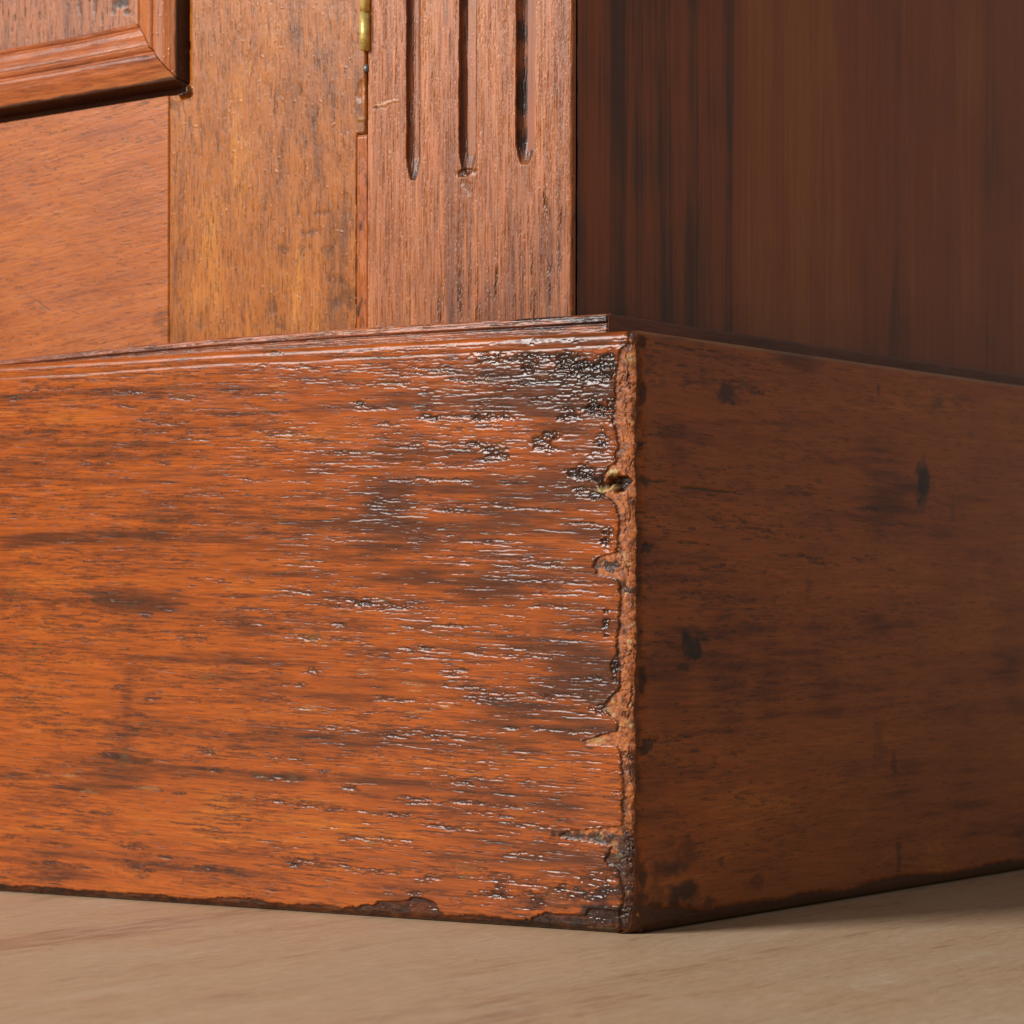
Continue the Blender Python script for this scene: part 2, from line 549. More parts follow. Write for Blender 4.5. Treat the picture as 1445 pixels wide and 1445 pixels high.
# dark open grain where the polish has chipped (x, y, length, height in photo pixels, count)
for x, y, L, H, k in [(430, 522, 110, 8, 14), (610, 526, 80, 10, 22), (560, 545, 60, 12, 12), (700, 535, 60, 14, 26), (650, 540, 60, 8, 14), (508, 572, 12, 9, 8),
                      (600, 558, 12, 6, 6), (530, 580, 70, 5, 8), (650, 592, 130, 8, 30), (690, 606, 90, 5, 14), (640, 630, 80, 12, 16), (690, 632, 50, 12, 26),
                      (575, 632, 26, 4, 8), (655, 660, 90, 6, 18), (520, 640, 60, 5, 12), (470, 640, 110, 8, 12), (130, 655, 60, 6, 16), (180, 555, 60, 5, 14),
                      (60, 550, 90, 5, 14), (160, 575, 80, 4, 8), (260, 563, 50, 8, 14), (240, 600, 60, 6, 16), (225, 612, 90, 6, 12), (20, 563, 26, 5, 10),
                      (280, 622, 80, 5, 10), (400, 615, 60, 5, 12), (70, 610, 50, 6, 8), (390, 500, 20, 6, 6), (370, 520, 50, 5, 8), (610, 680, 130, 6, 22),
                      (545, 715, 60, 22, 26), (390, 680, 90, 5, 10), (180, 850, 120, 8, 10), (240, 655, 50, 5, 6), (620, 720, 80, 6, 12), (300, 820, 90, 6, 8),
                      (205, 868, 14, 7, 8), (110, 885, 26, 5, 10), (240, 862, 22, 4, 6), (520, 852, 60, 12, 34), (560, 857, 50, 6, 12), (430, 835, 60, 5, 10),
                      (440, 902, 60, 12, 26), (478, 882, 18, 6, 10), (580, 885, 50, 5, 8), (590, 916, 40, 5, 14), (640, 884, 60, 5, 14), (650, 948, 40, 12, 18),
                      (660, 970, 50, 6, 16), (440, 950, 30, 8, 12), (415, 966, 30, 5, 8), (560, 988, 60, 5, 12), (170, 970, 24, 8, 10), (215, 985, 16, 6, 10),
                      (195, 1010, 30, 8, 8), (160, 1068, 50, 10, 16), (290, 1060, 22, 6, 14), (310, 1088, 60, 7, 14), (250, 1120, 30, 4, 8), (20, 1108, 50, 6, 12),
                      (150, 1148, 60, 5, 14), (60, 1168, 80, 6, 12), (70, 1190, 60, 5, 10), (190, 1195, 60, 14, 22), (20, 1180, 60, 4, 8), (75, 1218, 60, 8, 16),
                      (195, 1222, 36, 14, 20), (290, 1226, 70, 10, 22), (230, 1208, 20, 6, 6), (120, 1225, 30, 8, 10), (410, 1070, 60, 5, 10), (400, 1098, 90, 7, 22),
                      (495, 1113, 24, 6, 12), (390, 1130, 60, 6, 14), (460, 1140, 110, 7, 20), (560, 1150, 50, 6, 12), (590, 1130, 60, 9, 26), (650, 1105, 30, 7, 20),
                      (655, 1132, 50, 7, 22), (520, 1184, 90, 7, 26), (640, 1168, 80, 6, 24), (690, 1150, 90, 4, 12), (430, 1215, 80, 9, 22), (515, 1228, 70, 8, 20),
                      (415, 1222, 8, 10, 8), (600, 1240, 50, 10, 20), (580, 1260, 40, 8, 14), (720, 1140, 80, 6, 16), (745, 1165, 60, 5, 14), (700, 1262, 60, 12, 22),
                      (730, 1245, 90, 5, 10), (740, 1205, 70, 8, 12), (720, 1100, 90, 4, 10), (770, 1030, 120, 5, 18), (690, 985, 70, 10, 24), (760, 984, 60, 8, 20),
                      (720, 925, 130, 4, 14), (800, 905, 90, 4, 12), (770, 857, 120, 4, 16), (740, 820, 120, 3, 16), (800, 840, 110, 3, 12), (780, 800, 60, 3, 8),
                      (560, 600, 80, 4, 8), (350, 560, 60, 4, 6), (840, 960, 50, 14, 16), (700, 765, 80, 3, 8), (820, 740, 60, 4, 10), (560, 1040, 60, 8, 12),
                      (620, 1040, 90, 7, 14), (500, 1030, 80, 5, 8), (760, 720, 90, 5, 12), (330, 880, 60, 8, 12), (260, 900, 60, 8, 10), (300, 700, 110, 5, 8)]:
    s, z = front(x, y)
    F.cluster(rng, s, z, L * PX, H / 6.8, int(k * 1.15) + 1, ang, dark=1.0, depth=0.03 + 0.06 * float(sstep(130, 40, s)))

# crazed blackened patches towards the corner
for x, y, rx, ry, a, rl in [(815, 520, 70, 26, .95, -.12), (745, 510, 90, 20, .8, -.08), (840, 575, 34, 30, .95, -.2), (772, 625, 28, 16, .85, -.12), (800, 585, 24, 12, .8, -.1),
                            (700, 500, 60, 10, .5, -.05), (850, 620, 14, 20, .9, -.1), (815, 668, 50, 13, .9, -.14), (822, 692, 22, 9, .9, -.16), (855, 762, 14, 16, .95, -.2),
                            (845, 640, 30, 10, .6, -.1), (855, 880, 8, 30, .9, -.15), (770, 635, 60, 8, .6, -.06), (690, 645, 30, 18, .8, -.1), (665, 628, 22, 8, .7, -.08),
                            (868, 935, 7, 30, .9, -.15), (850, 1000, 26, 12, .7, -.1), (760, 485, 100, 5, .6, -.05), (830, 1262, 75, 24, .9, -.05), (760, 1268, 40, 16, .7, -.05),
                            (700, 1258, 20, 16, .8, -.08), (720, 1240, 60, 10, .5, -.04), (850, 1235, 50, 16, .6, -.05), (600, 592, 30, 6, .8, -.1), (670, 592, 50, 7, .8, -.1),
                            (520, 852, 36, 7, .8, -.1), (508, 571, 6, 7, .9, -.1), (560, 1232, 30, 8, .5, -.05)]:
    s, z = front(x, y)
    F.blob('dirt', s, z, rx * PX, ry / 6.8, a, rough=1.1, fs=0.5, seed=int(x + y) % 60, relief=rl * 1.5, soft=0.8, fu=0.4, streak=1.0)
# extra pores dense in the glossy zone by the corner
for _ in range(900):
    zz = rng.uniform(4, 116)
    uu = 5.5 + abs(rng.normal(0, 18))
    if rng.random() > .5 + 1.1 * float(vnoise(uu * .05, zz * .33, 12)):
        continue
    F.stroke(uu, zz, rng.uniform(1.2, 6.5), rng.uniform(.09, .15), ang * 0.4 + rng.normal(0, .03), rng.uniform(.3, .8), .02 + .075 * rng.random() ** 1.8)

# greenish-yellow filler left in a few pores
for x, y, L in [(395, 548, 30), (95, 1095, 40), (215, 1110, 60), (125, 1115, 30), (290, 1060, 14), (60, 1095, 14), (630, 995, 34), (590, 1003, 30), (430, 1000, 40), (520, 950, 50), (585, 967, 40)]:
    s, z = front(x, y)
    for _ in range(4):
        F.stroke(s + rng.normal(0, 1.2), z + rng.normal(0, .35), L * PX * rng.uniform(.3, .7), 0.16, ang, rng.uniform(.12, .34), 0.03, kind='pale')

# veneer broken away along the corner: where its ragged edge runs (photo pixels)
edge = [(470, 885), (488, 884), (500, 872), (520, 869), (545, 866), (575, 865), (600, 864), (615, 870), (640, 869), (652, 869), (660, 858), (672, 850), (690, 846),
        (700, 852), (706, 860), (715, 869), (735, 873), (760, 871), (780, 869), (788, 842), (800, 836), (812, 843), (818, 871), (830, 874), (865, 874), (900, 868),
        (930, 871), (962, 873), (975, 871), (985, 859), (1000, 850), (1008, 857), (1018, 870), (1032, 869), (1037, 848), (1045, 822), (1050, 826), (1054, 871),
        (1075, 875), (1110, 877), (1150, 877), (1166, 879), (1172, 800), (1180, 786), (1188, 830), (1194, 862), (1205, 858), (1216, 853), (1224, 868), (1240, 876),
        (1262, 879), (1285, 874), (1300, 872), (1319, 872)]
ez = np.array([front(x, y)[1] for y, x in edge][::-1])
es = np.array([front(x, y)[0] for y, x in edge][::-1])
eb = np.interp(v, ez, es)
eb = eb - 0.20 + 0.60 * fbm(v * 0.8, v * 0 + 3.0, 5, 33) + 0.5 * np.clip(fbm(v * 2.2, u * 0.3, 3, 36), -.2, 1)
gone = sstep(0.16, -0.16, u - eb).astype(np.float32)
F.m['bare'] = np.maximum(F.m['bare'], gone * 0.95)
F.m['dirt'] = np.maximum(F.m['dirt'], gone * .0)
for k in ('pore',):
    F.m[k] *= 1 - gone * 0.9
F.m['dirt'] *= 1 - gone * 0.75
F.h *= 1 - gone * 0.8
F.h -= gone * (0.30 + 0.16 * fbm(u * 0.7, v * 0.8, 5, 40) + 0.07 * fbm(u * 3, v * 2.4, 3, 44))
# black glue line under the veneer edge
lip = np.exp(-((u - eb + 0.12) / (0.36 + .22 * vnoise(v * .5, v * 0, 4))) ** 2) * (0.62 + 0.6 * np.clip(fbm(v * 0.45, v * 0 + 1, 3, 50) + 0.25, 0, 1))
F.m['dirt'] = np.maximum(F.m['dirt'], np.clip(lip, 0, .95).astype(np.float32))
F.m['dirt'] = np.maximum(F.m['dirt'], (gone * .75 * sstep(.12, .5, fbm(u * .55, v * .28, 5, 52))).astype(np.float32))
# a burr of lifted polish just outside it
F.h += 0.10 * np.exp(-((u - eb - 0.5) / 0.3) ** 2) * sstep(3.2, 4.5, u)
# grime on the bared strip
for x, y, rx, ry, a in [(895, 480, 12, 14, .9), (880, 490, 10, 8, .6), (890, 520, 5, 8, .3), (888, 834, 10, 6, .9), (878, 826, 5, 8, .8), (893, 1075, 12, 22, .85), (898, 990, 5, 30, .7),
                        (885, 1200, 20, 12, .95), (890, 1222, 16, 14, .9), (893, 1250, 10, 22, .8), (820, 1180, 40, 6, .85), (858, 800, 18, 10, .95), (850, 1186, 26, 6, .9),
                        (895, 1130, 5, 40, .5), (860, 1214, 8, 12, .9), (880, 1280, 12, 12, .6), (845, 677, 12, 8, .8), (840, 700, 14, 6, .8), (895, 600, 4, 60, .35)]:
    s, z = front(x, y)
    F.blob('dirt', s, z, rx * PX * 1.05, ry / 6.8, a, rough=1.0, fs=0.9, seed=int(x * 3 + y) % 70, relief=-0.06, soft=0.4)
for x, y, rx, ry, a in [(864, 668, 7, 5, .85), (850, 692, 12, 4, .7), (866, 690, 5, 8, .6), (840, 1045, 14, 7, .35), (874, 1208, 5, 7, .75), (847, 1310, 20, 3, .5), (870, 1295, 10, 5, .4),
                        (805, 1302, 20, 2.5, .3), (856, 1003, 6, 5, .35), (893, 695, 8, 6, .15)]:
    s, z = front(x, y)
    F.blob('pale', s, z, rx * PX, ry / 6.8, a, rough=0.8, fs=1.2, seed=int(x + 2 * y) % 70, soft=0.6)
# nail hole eaten into the corner
s, z = front(874, 683)
F.blob('dirt', s, z, 2.9, 2.1, 1.0, rough=0.5, fs=0.8, seed=5, relief=-2.2, soft=0.45)
s, z = front(858, 686)
F.blob('dirt', s, z, 2.2, 0.9, .9, rough=0.7, fs=0.9, seed=15, relief=-0.8, soft=0.5)
for x, y, rx, ry, a in [(864, 668, 5, 4, .8), (852, 695, 10, 3, .75), (862, 690, 3, 6, .6)]:
    s, z = front(x, y)
    W = F.win(s - 2, s + 2, z - 2, z + 2)
    d = np.sqrt(((F.u[W] - s) / (rx * PX)) ** 2 + ((F.v[W] - z) / (ry / 6.8)) ** 2) + .5 * fbm(F.u[W] * 1.5, F.v[W] * 1.5, 3, 8)
    m = sstep(1, .5, d)
    F.m['dirt'][W] *= 1 - m
    F.m['pale'][W] = np.maximum(F.m['pale'][W], m * a)
    F.h[W] += m * 0.25

# bottom edge: worn and black, with a larger bite
zb = 1.75 + 0.55 * fbm(u * 0.12, u * 0 + 2, 4, 60) + 0.25 * fbm(u * 0.9, u * 0 + 5, 3, 63)
for x, wpx, hmm in [(550, 70, 1.0), (575, 50, 1.2), (600, 30, .7), (330, 40, .4), (830, 90, 1.6), (880, 60, 1.5)]:
    s, _ = front(x, 1290)
    zb = zb + hmm * sstep(1.0, 0.55, np.abs(u - s) / (wpx * PX) + 0.35 * fbm(u * .5, v * 0, 4, 66))
low = sstep(0.18, -0.18, v - zb).astype(np.float32)
F.h -= low * (0.45 + 0.2 * fbm(u * 0.5, v * 0.9, 4, 70))
F.m['dirt'] = np.maximum(F.m['dirt'] * (1 - 0.3 * low), low * np.clip(0.86 + 0.25 * fbm(u * 0.4, v * 1.0, 4, 72), 0, 1))
F.m['pale'] = np.maximum(F.m['pale'], low * np.clip(fbm(u * 0.25, v * 1.2, 4, 75) - 0.33, 0, 1) * 0.6)
bot = np.clip(1.9 - v, 0, 1.9) / 1.9
F.h -= 1.7 * (1 - np.sqrt(np.clip(1 - bot ** 2, 0, 1)))
# dark wax line under the top edge and the rounded nosing with a quirk
tt = np.clip(v - 118.4, 0, 1.6) / 1.6
F.h -= 1.5 * (1 - np.sqrt(np.clip(1 - (tt * 0.98) ** 2, 0, 1)))
F.h -= (.10 + .12 * fbm(u * .12, u * 0, 3, 6)) * np.exp(-((v - 117.1 - 0.35 * vnoise(u * .05, u * 0, 80)) / 0.28) ** 2)
F.m['pore'] = np.maximum(F.m['pore'], 0.45 * np.exp(-((v - 117.0) / 0.3) ** 2) * np.clip(0.5 + fbm(u * 0.15, u * 0, 3, 81), 0, 1))
F.h -= corner_drop(u)
# the corner's own raggedness
F.h -= sstep(3.6, 0.6, u) * (0.40 + 0.85 * fbm(v * 0.30, v * 0 + 7, 5, 90))
F.h -= 1.6 * np.clip(1 - v / 4.5, 0, 1) ** 1.5 * np.clip(1 - u / 6.0, 0, 1)
for k_ in range(90):    # splinters and cracks across the bared strip
    zz = rng.uniform(3, 117)
    F.stroke(rng.uniform(.8, 5.0), zz, rng.uniform(.8, 3.5), rng.uniform(.10, .24), rng.normal(0, .35), 0, rng.uniform(.06, .30), wav=.9)
    F.m['pore'] *= 1
for k_ in range(26):
    F.stroke(rng.uniform(.8, 4.5), rng.uniform(3, 117), rng.uniform(2, 9), rng.uniform(.10, .2), math.pi / 2 + rng.normal(0, .25), .85, rng.uniform(.1, .3), kind='dirt', wav=1.2)
for k_ in range(40):
    F.stroke(rng.uniform(.8, 4.5), rng.uniform(3, 117), rng.uniform(.6, 2.4), rng.uniform(.14, .3), rng.normal(0, .3), .9, rng.uniform(.1, .3), kind='dirt', wav=1.2)
F.m['pale'] = np.maximum(F.m['pale'], (gone * .5 * sstep(.3, .6, fbm(u * .8, v * .5, 5, 152))).astype(np.float32))
F.blob('dirt', 4.5, 4.5, 15, 6.5, .95, rough=1.1, fs=.35, seed=23, soft=.6, fu=.5)
F.blob('dirt', 14, 110, 22, 4.5, .6, rough=1.3, fs=.4, seed=41, relief=-.05, soft=.9, fu=.35, streak=1.0)
F.blob('dirt', 2.0, 14, 5, 7, .9, rough=1.2, fs=.5, seed=29, soft=.6)
topz = np.interp(F.us, (0, 34, 73, 108, 170, 430), (0.4, 0.6, 0.5, 0.6, 0.1, 0.1))[:, None]


def place_front(u, v, h):
    return -u, -h, v + topz * (v / 120.0) ** 2


build_sheet('plinth_front_board', F, place_front, 16.0, M_front, cab, (0, 1, 0), 'x')

# ---- plinth, side board: u = distance behind the corner
G = Field(axis((s0, 10, 0.2), (10, 200, 0.36), (200, 330, 5.0)), axis((0, 120, 0.30)))
u, v = G.u, G.v
G.m['tone'] += 0.28 * fbm(u * 0.02, v * 0.05, 4, 14) + 0.10 * fbm(u * 0.03, v * 0.5, 4, 17)
for x, y, rx, ry, a in [(1050, 570, 120, 30, .10), (1130, 740, 80, 30, .16), (1150, 1120, 150, 60, .18), (1000, 900, 60, 60, -.05), (1330, 700, 100, 140, .05),
                        (980, 760, 70, 60, -.12), (950, 640, 50, 80, -.14), (1420, 900, 60, 300, -.12), (1250, 860, 160, 24, .08)]:
    s, z = side(x, y)
    G.blob('tone', s, z, rx / 4.0, ry / 6.3, a, rough=.4, fs=.06, seed=int(x) % 40, soft=.95)
for x, y, rx, ry, a in [(1028, 560, 17, 11, .8), (970, 520, 14, 7, .5), (968, 535, 12, 12, .35), (918, 526, 8, 6, .55), (935, 542, 7, 5, .4), (1303, 688, 19, 38, .9), (1303, 690, 12, 24, .85),
                        (980, 912, 22, 26, .9), (966, 942, 14, 8, .7), (1322, 573, 17, 13, .5), (970, 1195, 40, 24, .55), (945, 1225, 36, 18, .6), (1016, 1215, 12, 8, .5),
                        (1240, 556, 5, 14, .6), (1262, 1080, 9, 26, .5), (1242, 1050, 16, 30, .3), (1268, 1215, 5, 26, .5), (1072, 640, 6, 9, .4), (1150, 680, 20, 6, .4),
                        (1400, 852, 8, 7, .35), (1366, 616, 12, 6, .3), (1344, 720, 5, 18, .3), (960, 1285, 60, 12, .6), (1062, 1245, 18, 12, .5), (930, 1270, 26, 26, .5),
                        (1140, 832, 6, 24, .3), (1030, 1110, 30, 6, .2)]:
    s, z = side(x, y)
    G.blob('dirt', s, z, rx / 3.7, ry / 5.9, a, rough=1.15, fs=.30, seed=int(x + y) % 50, soft=.75, fu=.7)
n = 0
while n < 2600:
    uu, vv = rng.uniform(1, 150), rng.uniform(2, 118)
    if rng.random() > 0.45 + 0.9 * float(vnoise(uu * .04, vv * .14, 8)):
        continue
    fade = math.exp(-uu / 70)
    G.stroke(uu, vv, rng.uniform(1.0, 5.0), rng.uniform(.13, .24), rng.normal(-0.03, .05), rng.uniform(.35, 1.0) * (0.35 + .65 * fade), rng.uniform(.01, .04))
    n += 1
for x, y, L, H, k in [(1060, 555, 80, 20, 16), (1040, 545, 60, 12, 10), (1080, 750, 110, 20, 26), (1030, 735, 90, 14, 18), (1000, 800, 120, 16, 20), (1140, 790, 120, 16, 22),
                      (1130, 690, 90, 12, 16), (1230, 720, 60, 20, 8), (1010, 695, 110, 3, 10), (1220, 790, 80, 8, 10), (1000, 840, 80, 10, 12), (990, 900, 60, 12, 8),
                      (960, 1040, 60, 4, 8), (960, 1300, 30, 5, 4), (1080, 1130, 110, 30, 12)]:
    s, z = side(x, y)
    G.cluster(rng, s, z, L / 4.2, H / 6.4, k, -0.04, dark=.95, depth=.05, w=(.13, .26), ln=(1.5, 6))
# long shakes and notches by the corner
for x, y, L, w_ in [(1000, 693, 24, .2), (955, 492, 18, .22), (925, 681, 7, .3), (915, 770, 5, .4), (918, 1045, 5, .45), (980, 768, 14, .15), (945, 1046, 10, .2), (1000, 497, 20, .12)]:
    s, z = side(x, y)
    G.stroke(s, z, L, w_, -0.02, .95, .25)
for x, y, rx, ry in [(911, 680, 9, 12), (912, 775, 10, 11), (913, 1055, 12, 13), (908, 960, 7, 24), (908, 1240, 8, 30), (908, 560, 6, 30), (909, 485, 9, 12)]:
    s, z = side(x, y)
    G.blob('dirt', s, z, rx / 4.4, ry / 6.8, .8, rough=.7, fs=.5, seed=int(y) % 44, relief=-.12, soft=.5)
G.m['dirt'] = np.maximum(G.m['dirt'], (0.78 * sstep(2.2, 0.7, u + 0.7 * fbm(v * .3, u * .2, 3, 19))).astype(np.float32))
zb = 2.6 + 1.1 * fbm(u * 0.07, u * 0 + 2, 4, 61) + 0.4 * fbm(u * .5, u * 0, 3, 64) + 3.4 * np.exp(-u / 18)
low = sstep(0.9, -0.4, v - zb).astype(np.float32)
G.m['dirt'] = np.maximum(G.m['dirt'], low * 0.86)  # dark foot band, with the contact shadow painted into it
G.h -= low * 0.25
bot = np.clip(2.2 - v, 0, 2.2) / 2.2
G.h -= 2.0 * (1 - np.sqrt(np.clip(1 - bot ** 2, 0, 1)))
tt = np.clip(v - 118.9, 0, 1.1) / 1.1
G.h -= 0.9 * (1 - np.sqrt(np.clip(1 - (tt * .98) ** 2, 0, 1)))
G.m['pale'] = np.maximum(G.m['pale'], (.16 * sstep(119.1, 119.6, v) * np.clip(.8 + fbm(u * .1, u * 0, 3, 5), 0, 1)).astype(np.float32))  # lit top edge painted on as a thin pale line
G.h += 0.09 * fbm(u * 0.03, v * 0.06, 3, 71) + .008 * fbm(u * .2, v * 1.5, 3, 73)
G.h -= corner_drop(u)
G.h -= sstep(3.6, 0.6, u) * (0.40 + 0.85 * fbm(v * 0.30, v * 0 + 7, 5, 90))
G.h -= 1.6 * np.clip(1 - v / 4.5, 0, 1) ** 1.5 * np.clip(1 - u / 6.0, 0, 1)
G.blob('dirt', 5, 5, 22, 9, .85, rough=1.1, fs=.22, seed=33, soft=.7, fu=.6)
build_sheet('plinth_side_board', G, lambda u, v, h: (h, u, v + 0.4 * (v / 120) ** 2), 16.0, M_side, cab, (-1, 0, 0), 'y')

# ---- stepped top moulding of the plinth, front and side
T = Field(axis((18.0, 19.2, .1), (19.2, 200, .3), (200, 412, 5)), axis((120.0, 126.0, 0.1)))
u, v = T.u, T.v
T.h += -0.40 * np.exp(-((v - 123.9) / 0.30) ** 2) + 0.12 * np.exp(-((v - 124.5) / 0.25) ** 2)
T.h -= 0.9 * (1 - np.sqrt(np.clip(1 - (np.clip(v - 125.2, 0, .8) / .82) ** 2, 0, 1)))
T.h -= 0.4 * sstep(18.6, 18.0, u)
T.h += 0.07 * fbm(u * .12, v * 1.5, 4, 12)
T.m['dirt'] = np.maximum(T.m['dirt'], sstep(.05, .42, fbm(u * .09, v * .9, 5, 6) + .75 * sstep(75, 20, u) - .38).astype(np.float32) * .9)
T.m['dirt'] = np.maximum(T.m['dirt'], (.6 * np.exp(-((v - 123.9) / 0.2) ** 2)).astype(np.float32))
for _ in range(500):
    T.stroke(rng.uniform(18, 195), rng.uniform(121.5, 126), rng.uniform(1, 7), rng.uniform(.07, .16), rng.normal(0, .01), rng.uniform(.4, .9), rng.uniform(.03, .10))
drop = np.interp(T.us, (0, 46, 87, 122, 153, 185, 412), (0, 0, -.1, -.6, -1.6, -2.9, -3.6))[:, None]
build_sheet('top_moulding_front', T, lambda u, v, h: (-u, 18.0 - h, v + drop * (v - 116) / 10), 11.0, M_step, cab, (0, 1, 0), 'x')
T = Field(axis((18.0, 230, .6), (230, 326, 6)), axis((120.0, 126.0, 0.15)))
u, v = T.u, T.v
T.h -= 0.5 * (1 - np.sqrt(np.clip(1 - (np.clip(v - 125.4, 0, .6) / .62) ** 2, 0, 1)))
T.h += 0.05 * fbm(u * .08, v * 1.0, 4, 12)
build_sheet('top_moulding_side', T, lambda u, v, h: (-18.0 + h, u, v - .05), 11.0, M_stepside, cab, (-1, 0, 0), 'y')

# ---- side panel of the carcase, upright veneer figure
S = Field(axis((23.35, 262, 0.9), (262, 318, 6)), axis((118.0, 262, 1.6), (262, 380, 12)))
u, v = S.u, S.v
su = lambda px: side(px, 300, -.0294)[0]
for px, w_, a in [(820, 12, -.05), (872, 14, -.26), (845, 10, .10), (905, 20, -.06), (935, 16, -.16), (975, 13, -.24), (1030, 12, -.30), (1000, 12, -.05), (1075, 34, .18), (1130, 40, .22), (1180, 26, .16),
                  (1222, 9, -.10), (1260, 50, -.12), (1330, 40, -.04), (1400, 40, -.12)]:
    wob = 1.2 * fbm(v * .02, v * 0 + px, 3, 5)
    S.m['tone'] += (a * np.exp(-((u + wob - su(px)) / (w_ / 4.3)) ** 2)).astype(np.float32)
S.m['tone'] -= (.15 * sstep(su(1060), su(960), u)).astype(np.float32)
S.m['tone'] += 0.12 * fbm(u * .22, v * .008, 3, 30) + .06
# a cathedral of grain
s, z = side(1268, 345, -.0294)
par = (z - v) - 0.28 * (u - s) ** 2 * np.where(u > s, 1.0, 2.5)
S.m['tone'] -= (.16 * sstep(-3, 6, par) * sstep(90, 10, z - v)).astype(np.float32)
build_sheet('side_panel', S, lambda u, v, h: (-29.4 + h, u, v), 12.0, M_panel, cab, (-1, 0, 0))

# ---- fluted pilaster: u = distance left of the plinth corner
P = Field(axis((29.4, 82.0, .125)), axis((122.0, 214.0, .19), (214, 380, 6)))
u, v = P.u, P.v
for px, hw, zb, ph in [(583, 1.85, 157.6, 3), (660, 2.3, 157.9, 5), (741, 2.45, 158.9, 7)]:
    c0 = front(px, 120, .022)[0]
    c = c0 + .05 * fbm(v * .08, v * 0, 3, ph)
    taper = np.clip((v - zb) / 5.0, 0, 1) ** .6
    wv = hw * (0.35 + 0.65 * taper) * (1 + .07 * fbm(v * .2, v * 0, 3, ph + 1))
    d = np.abs(u - c) / wv
    prof = np.sqrt(np.clip(1 - d ** 2, 0, 1)) * taper
    P.h -= ((1.5 if ph == 3 else 1.9) * prof).astype(np.float32)
    P.m['tone'] -= (.30 * (d < 1) * taper).astype(np.float32)  # shade inside the flute painted into its tone
    P.m['dirt'] = np.maximum(P.m['dirt'], (sstep(1.02, .8, d) * taper * np.clip(.16 + .35 * fbm(u * .3, v * .06, 4, ph + 9), 0, 1)).astype(np.float32))  # more flute shade, painted on as a broken stain
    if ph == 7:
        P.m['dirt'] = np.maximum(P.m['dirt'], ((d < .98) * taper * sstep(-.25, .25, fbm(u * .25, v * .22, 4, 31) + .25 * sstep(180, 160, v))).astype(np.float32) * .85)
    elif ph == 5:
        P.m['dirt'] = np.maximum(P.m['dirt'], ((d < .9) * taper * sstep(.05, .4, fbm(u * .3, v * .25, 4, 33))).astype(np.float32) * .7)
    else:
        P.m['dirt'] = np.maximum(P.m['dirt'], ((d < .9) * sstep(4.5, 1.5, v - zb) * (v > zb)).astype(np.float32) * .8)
s, z = front(657, 243, .022)
P.blob('dirt', s, z, 2.6, 1.2, .6, rough=.6, fs=.6, seed=3, relief=-.5, soft=.5)
s, z = front(658, 262, .022)
P.blob('dirt', s, z, 1.8, 2.0, .35, rough=.8, fs=.6, seed=9, relief=-.1, soft=.5)
s, z = front(545, 146, .022)
P.stroke(s, z, 7, .35, -.15, .25, -.12, kind='pale')
s, z = front(530, 152, .022)
P.blob('dirt', s, z, .8, .6, .6, rough=.4, fs=.6, seed=2, relief=-.1)
for _ in range(1800):
    uu = rng.uniform(29.5, 81.9)
    zz = rng.uniform(122, 214)
    near = math.exp(-((zz - 126) / 14) ** 2)
    P.stroke(uu, zz, rng.uniform(2.0, 13.0), rng.uniform(.07, .12), math.pi / 2 + rng.normal(0, .012), rng.uniform(.2, .5) + .35 * near * rng.random(), rng.uniform(.04, .11), wav=.6)
for px, py, L, k in [(650, 420, 9, 14), (675, 430, 7, 12), (752, 430, 10, 14), (775, 400, 12, 8), (790, 350, 14, 8), (620, 425, 7, 8), (700, 400, 9, 8), (770, 300, 12, 10)]:
    s, z = front(px, py, .022)
    P.cluster(rng, s, z, L, 1.0, k, math.pi / 2, dark=.9, depth=.1, ln=(1.5, 5))
P.h += .05 * fbm(u * .8, v * .12, 4, 35) + .06 * fbm(u * .1, v * .05, 3, 37)
P.h -= .75 * (1 - np.sqrt(np.clip(1 - (np.clip(30.1 - u, 0, .7) / .71) ** 2, 0, 1)))
P.h -= sstep(30.3, 29.4, u) * (.12 + .25 * fbm(v * .4, v * 0, 4, 39))
P.m['tone'] += .16 * fbm(u * .3, v * .012, 4, 45) + .14 * fbm(u * 1.3, v * .02, 3, 47) - .12 * sstep(160, 125, v)
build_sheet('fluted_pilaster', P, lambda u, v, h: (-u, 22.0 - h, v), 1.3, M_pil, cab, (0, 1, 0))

# ---- rear and the hidden far side so the carcase is a body from any side
def box(name, x0, x1, y0, y1, z0, z1, mat, parent, bev=0.0004):
    import bmesh
    bm = bmesh.new()
    bmesh.ops.create_cube(bm, size=1)
    for vv_ in bm.verts:
        vv_.co = Vector(((x0 + x1) / 2 + vv_.co.x * (x1 - x0), (y0 + y1) / 2 + vv_.co.y * (y1 - y0), (z0 + z1) / 2 + vv_.co.z * (z1 - z0)))
    bmesh.ops.bevel(bm, geom=bm.edges[:], offset=bev, segments=2, affect='EDGES')
    m = bpy.data.meshes.new(name)
    bm.to_mesh(m)
    bm.free()
    m.materials.append(mat)
    return link(bpy.data.objects.new(name, m), parent)


box('top_board', -.435, -.026, .020, .322, .3805, .398, M_front, cab, .002)
box('back_board', -.41, -.0415, .3185, .3245, .118, .380, M_panel, cab)

# ---- the door
door = box('door', -.4095, -.0845, .0268, .0300, .1300, .3790, M_core, cab)   # its inner board, seen at the bottom of the channel

